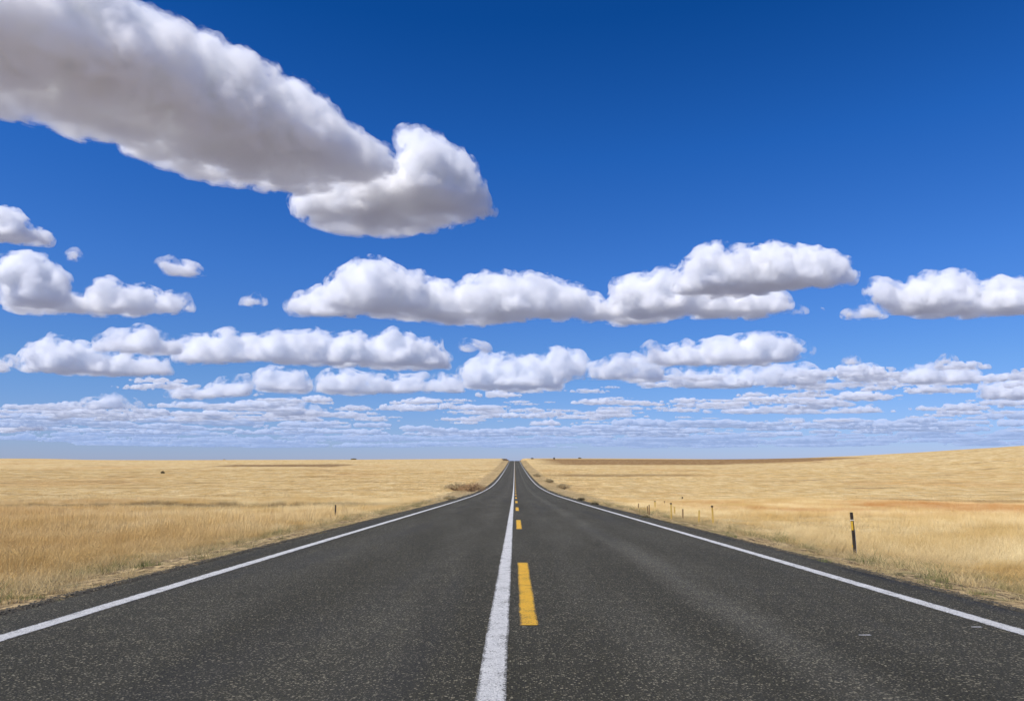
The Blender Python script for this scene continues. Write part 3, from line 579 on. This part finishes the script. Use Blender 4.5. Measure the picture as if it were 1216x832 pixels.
CL = [
 ([(-90, -60), (60, -30), (150, 2), (178, 25), (205, 28), (250, 55), (300, 70), (345, 100), (372, 100), (400, 138), (440, 172), (492, 190), (482, 212), (440, 226), (350, 242), (300, 232), (240, 222), (170, 198), (130, 180), (80, 170), (40, 155), (-30, 140), (-90, 130)], 'huge slanting cloud filling the upper left corner, grey underneath', dict(frac=.5, rmax=42, n0=300, vox=1.4, flat=.35, core=.62, lumps=(9, 8))),
 ([(338, 232), (400, 208), (440, 200), (470, 195), (478, 176), (462, 163), (440, 147), (466, 149), (500, 156), (532, 176), (562, 196), (578, 238), (594, 256), (570, 268), (520, 282), (470, 290), (400, 288), (360, 270)], 'curled cloud hanging at the right tip of the huge slanting cloud', dict(frac=.4, rmax=34, n0=130, flat=.15)),
 ([(338, 370), (345, 355), (375, 345), (392, 340), (398, 330), (420, 315), (450, 308), (475, 320), (500, 330), (520, 335), (545, 345), (555, 332), (590, 328), (620, 328), (650, 330), (680, 340), (705, 350), (722, 358), (724, 382), (704, 389), (640, 388), (600, 394), (550, 396), (500, 390), (420, 384), (345, 378)], 'wide two humped white cloud in the centre of the sky', dict(n0=150)),
 (conv([(38, 205), (80, 165), (110, 125), (160, 125), (215, 95), (250, 115), (285, 130), (400, 150), (500, 160), (545, 170), (560, 205), (520, 230), (450, 245), (350, 245), (250, 240), (170, 262), (80, 262), (50, 250)], *ZR), 'broad grey based cloud right of the centre, under a longer one', dict(n0=110)),
 (conv([(235, 125), (262, 100), (280, 70), (325, 42), (380, 55), (400, 60), (460, 45), (540, 40), (600, 50), (650, 50), (700, 65), (735, 95), (755, 135), (715, 135), (690, 125), (675, 155), (640, 150), (600, 155), (540, 168), (430, 180), (320, 190), (245, 175)], *ZR), 'long cloud resting on top of the broad grey based one, right of the centre', dict(n0=110, seed=4)),
 (conv([(765, 160), (800, 130), (840, 135), (860, 160), (900, 150), (910, 130), (945, 120), (1000, 122), (1050, 130), (1085, 155), (1130, 140), (1180, 140), (1216, 145), (1320, 150), (1320, 230), (1216, 228), (1100, 238), (1000, 242), (900, 235), (840, 225), (810, 190)], *ZR), 'white cloud cut by the right border of the picture', dict(n0=120, seed=5)),
 (conv([(695, 222), (730, 212), (770, 202), (810, 205), (825, 225), (810, 238), (740, 236)], *ZR), 'small flat cloud at the lower left of the one at the right border', dict(n0=40, lumps=(8, 5))),
 (conv([(575, 210), (590, 204), (608, 212), (600, 222), (580, 222)], *ZR), 'tiny cloud scrap right of the broad grey based cloud', dict(n0=14, lumps=(6,))),
 (conv([(635, 208), (655, 198), (668, 206), (645, 215)], *ZR), 'tiniest scrap of cloud between the two clouds on the right', dict(n0=10, lumps=(6,))),
 (conv([(-60, 500), (0, 508), (30, 506), (65, 538), (95, 555), (125, 572), (110, 590), (50, 588), (0, 580), (-60, 578)], *Z1), 'small cloud at the left border under the huge one', dict(n0=60)),
 (conv([(160, 602), (180, 598), (194, 612), (175, 622)], *Z1), 'tiny round cloud above the left clouds', dict(n0=10, lumps=(6,))),
 (conv([(368, 632), (385, 620), (405, 618), (435, 632), (458, 630), (487, 655), (470, 662), (420, 660), (385, 648)], *Z1), 'small white cloud alone in the blue left of the centre', dict(n0=40)),
 (conv([(570, 718), (590, 708), (615, 704), (628, 720), (612, 732), (585, 730)], *Z1), 'faint small cloud just left of the wide two humped one', dict(n0=20, lumps=(6, 4))),
 (conv([(-4, 640), (20, 615), (70, 610), (105, 620), (125, 650), (150, 690), (190, 705), (215, 700), (225, 755), (180, 752), (110, 760), (40, 755), (15, 730), (2, 680)], *Z1), 'tall bright cloud puff at the left border', dict(n0=90, seed=8)),
 (conv([(215, 705), (240, 682), (270, 672), (310, 700), (345, 685), (380, 712), (400, 702), (430, 703), (450, 732), (420, 748), (330, 757), (225, 757)], *Z1), 'low puffy cloud joined to the right of the tall bright puff', dict(n0=80, seed=9)),
 (conv([(80, 165), (130, 150), (185, 122), (250, 128), (290, 150), (330, 140), (370, 165), (420, 165), (500, 170), (560, 175), (600, 205), (630, 230), (560, 245), (430, 245), (250, 238), (100, 225), (90, 200)], *ZA), 'flat white cloud low on the left', dict(n0=90)),
 (conv([(345, 118), (380, 100), (440, 85), (490, 68), (520, 65), (560, 90), (630, 115), (645, 150), (600, 162), (520, 165), (430, 155), (380, 150)], *ZA), 'cloud with a pointed top resting on the flat one low on the left', dict(n0=70, seed=3)),
 (conv([(640, 130), (690, 98), (750, 103), (810, 88), (880, 100), (960, 95), (1040, 85), (1110, 95), (1190, 92), (1260, 92), (1335, 105), (1360, 88), (1410, 84), (1480, 90), (1510, 118), (1530, 128), (1550, 98), (1580, 108), (1590, 145), (1615, 175), (1640, 205), (1600, 225), (1500, 230), (1380, 225), (1216, 212), (1000, 205), (900, 190), (760, 202), (640, 202)], *ZA), 'longest cloud of the low rows, left of the centre', dict(n0=150, seed=6)),
 (conv([(40, 280), (80, 225), (130, 222), (200, 235), (300, 242), (430, 242), (540, 240), (578, 270), (560, 300), (430, 300), (330, 305), (180, 312), (90, 305)], *ZB), 'cloud with a bright left end just under the longest low one', dict(n0=90, seed=7)),
 (conv([(555, 215), (600, 195), (680, 175), (740, 170), (800, 178), (870, 175), (890, 150), (930, 140), (1000, 165), (1025, 188), (1020, 240), (940, 240), (925, 300), (800, 305), (650, 300), (580, 280)], *ZB), 'broad soft cloud low above the road', dict(n0=110, seed=11)),
 (conv([(1030, 195), (1060, 200), (1090, 183), (1140, 166), (1190, 168), (1220, 180), (1300, 205), (1290, 262), (1216, 265), (1130, 255), (1030, 245)], *ZB), 'round white headed cloud low right of the road', dict(n0=70, seed=12)),
 (conv([(548, 130), (590, 110), (630, 122), (672, 130), (660, 150), (590, 152)], *ZB), 'small round cloud just under the wide two humped one', dict(n0=30)),
 (conv([(105, 108), (150, 98), (170, 120), (230, 98), (260, 110), (320, 85), (370, 90), (440, 75), (500, 76), (550, 95), (600, 92), (634, 98), (610, 115), (570, 122), (520, 150), (450, 168), (300, 168), (150, 168), (120, 140)], *ZC), 'long low cloud right of the road with a beak pointing right', dict(n0=110, seed=13)),
 (conv([(160, 182), (250, 180), (400, 178), (500, 168), (590, 170), (640, 190), (600, 215), (500, 225), (350, 230), (200, 228)], *ZC), 'grey band of cloud right under the beaked one', dict(n0=80, seed=14)),
 (conv([(693, 190), (760, 168), (815, 180), (800, 207), (700, 207)], *ZC), 'small white cloud low on the right', dict(n0=40, seed=15)),
 (conv([(860, 188), (940, 165), (1020, 168), (1060, 178), (1095, 200), (1020, 217), (900, 214)], *ZC), 'soft low cloud on the right, between a small one and the border one', dict(n0=60, seed=16)),
 (conv([(1078, 240), (1130, 213), (1200, 203), (1290, 215), (1290, 262), (1120, 260)], *ZC), 'low white cloud at the right border, over the hill', dict(n0=50, seed=17)),
 (conv([(976, 150), (988, 132), (1016, 148), (1000, 155)], *ZC), 'tiny cloud on its own in the clear blue low on the right', dict(n0=12, lumps=(6,))),
 (conv([(695, 148), (712, 138), (736, 148), (720, 157)], *ZC), 'tiny cloud right of the beak of the long low one', dict(n0=12, lumps=(6,))),
 (conv([(-20, 440), (40, 410), (80, 388), (110, 393), (158, 412), (150, 427), (80, 432)], *ZA), 'small low cloud at the left border over the horizon', dict(n0=40, seed=18)),
 (conv([(178, 382), (230, 355), (262, 348), (265, 370), (200, 397)], *ZA), 'small low cloud second from the left border over the horizon', dict(n0=26, seed=19)),
 (conv([(290, 338), (370, 316), (420, 320), (480, 330), (525, 362), (420, 358), (300, 352)], *ZA), 'thin bright topped cloud below the flat one on the left', dict(n0=44, seed=20)),
 (conv([(575, 318), (650, 280), (720, 290), (820, 258), (900, 253), (928, 290), (850, 312), (720, 322)], *ZA), 'slanting low cloud under the left end of the longest one', dict(n0=60, seed=21)),
 (conv([(908, 242), (950, 218), (1090, 225), (1108, 270), (1100, 302), (960, 302), (930, 270)], *ZA), 'soft square cloud left of the one with the bright left end', dict(n0=60, seed=22)),
 (conv([(955, 382), (980, 345), (1050, 333), (1100, 348), (1148, 355), (1140, 378), (1060, 380)], *ZA), 'small warm white cloud under the soft square one', dict(n0=40, seed=23)),
 (conv([(-30, 215), (0, 195), (35, 172), (52, 185), (30, 205), (0, 222)], *ZA), 'small ragged cloud at the left border, level with the flat one', dict(n0=22, seed=24)),
]
nm = {}
for i, (poly, label, kw) in enumerate(CL):
    kw = dict(kw); kw.setdefault('seed', i+1); kw.setdefault('grow', (.97, 1.2) if i in (3, 4, 5) or i > 13 else (.88, .6)); me, loc, mpp = cloud_mesh('cloud', poly, **kw)
    o = link('cloud', me, None, loc); thing(o, label, 'cloud')
    if i < 2:
        if not nm: d_ = .075/mpp; nm['b'] = (vapour('great_cloud_vapour', d_, mpp, 0, t0=.41, t1=.53, nz=40, col=(.999, .986, 1.)), vapour('great_cloud_core', d_*.6, mpp, 0, False, col=(.999, .986, 1.)), vapour('great_cloud_wisps', d_*.6, mpp, 0, True, .47, .58, nz=40, col=(.999, .986, 1.)))
        mt = nm['b']
    else: mt = tier(mpp)
    [me.materials.append(q) for q in mt]
print('clouds', time.time()-T0, 'slots', set(p.material_index for p in me.polygons))
# the fields of small cumulus farther and farther off, thinning into the haze
def puff(seed, k):
    rs = np.random.RandomState(seed); n = 26; x = rs.randn(n)*.42; y = rs.randn(n)*.42; r = rs.uniform(.10, .24, n)*(1-.35*np.hypot(x, y)); r = np.maximum(r, .06); z = rs.uniform(.0, .10, n)+.12*np.exp(-(x*x+y*y)*3)*rs.rand(n)
    c = np.stack([x, y, z], 1); m = rs.randn(n, 8, 3); m /= np.linalg.norm(m, axis=2, keepdims=True); c2 = (c[:, None]+m*r[:, None, None]*.85).reshape(-1, 3); r2 = np.repeat(r, 8)*rs.uniform(.25, .5, n*8)
    C = np.concatenate([c, c2]); R = np.concatenate([r, r2]); V = (C[:, None]+IV[None]*R[:, None, None]).reshape(-1, 3); Fc = (IF[None]+np.arange(len(C))[:, None, None]*len(IV)).reshape(-1, 3)
    me = remesh(V, Fc, .022, [(.12, .06), (.04, .03)]); a = getco(me); z = a[:, 2]; z[z < 0] *= .2; me.vertices.foreach_set('co', a.ravel()); me.update(); return me
rs = np.random.RandomState(77)
ZONES = [(9000, 13000, 95, .09, 230), (13000, 19000, 165, .18, 320), (19000, 28000, 210, .60, 430), (28000, 48000, 320, 1.5, 640)]
LAB = ['small cloud of the nearest scattered row above the horizon haze', 'small cloud of the middle rows above the horizon', 'thin cloud low over the horizon, paled by haze']
GRP = ['scattered small clouds, nearest rows', 'scattered small clouds, middle rows', 'thin clouds low over the horizon']
from mathutils import Matrix
for zi, (r0, r1, n, h, size) in enumerate(ZONES):
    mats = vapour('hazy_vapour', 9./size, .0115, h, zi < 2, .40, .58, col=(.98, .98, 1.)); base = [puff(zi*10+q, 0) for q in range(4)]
    for b in base: b.materials.clear(); b.materials.append(mats)
    c = 0; tries = 0; VV = []; FF = []; nv = 0
    while c < n and tries < 9999:
        tries += 1; R = math.sqrt(rs.uniform(r0*r0, r1*r1)); az = rs.uniform(-.64, .64); x, y = R*math.sin(az), R*math.cos(az)
        if vnoise(np.array([x/2600.]), np.array([y/5200.+3]), 5)[0] < rs.uniform(.15, .8): continue
        if zi == 0 and (abs(az-.12) > .36) and rs.rand() < .75: continue
        s = size*rs.uniform(.35, 1.5); S = (s*rs.uniform(.9, 2.0), s, s*rs.uniform(.6, 1.1)); k = rs.randint(4); L_ = (x, y, HB*rs.uniform(.97, 1.06)); rz = rs.uniform(-.4, .4); c += 1
        if zi < 2:
            o = link('cloud', base[k], None, L_); o.scale = S; o.rotation_euler = (0, 0, rz); thing(o, LAB[zi], 'cloud', GRP[zi])
        else:
            a = getco(base[k])*np.array(S)+np.array(L_); f = np.empty(len(base[k].polygons)*4, 'i'); base[k].polygons.foreach_get('vertices', f) if len(base[k].loops) == len(f) else None
            VV.append(a); FF.append(f.reshape(-1, 4)+nv); nv += len(a)
    if zi > 1: o = link('distant_clouds', mesh_np('distant_clouds', np.concatenate(VV), np.concatenate(FF), mats)); o['kind'] = 'stuff'

print('done', time.time()-T0)
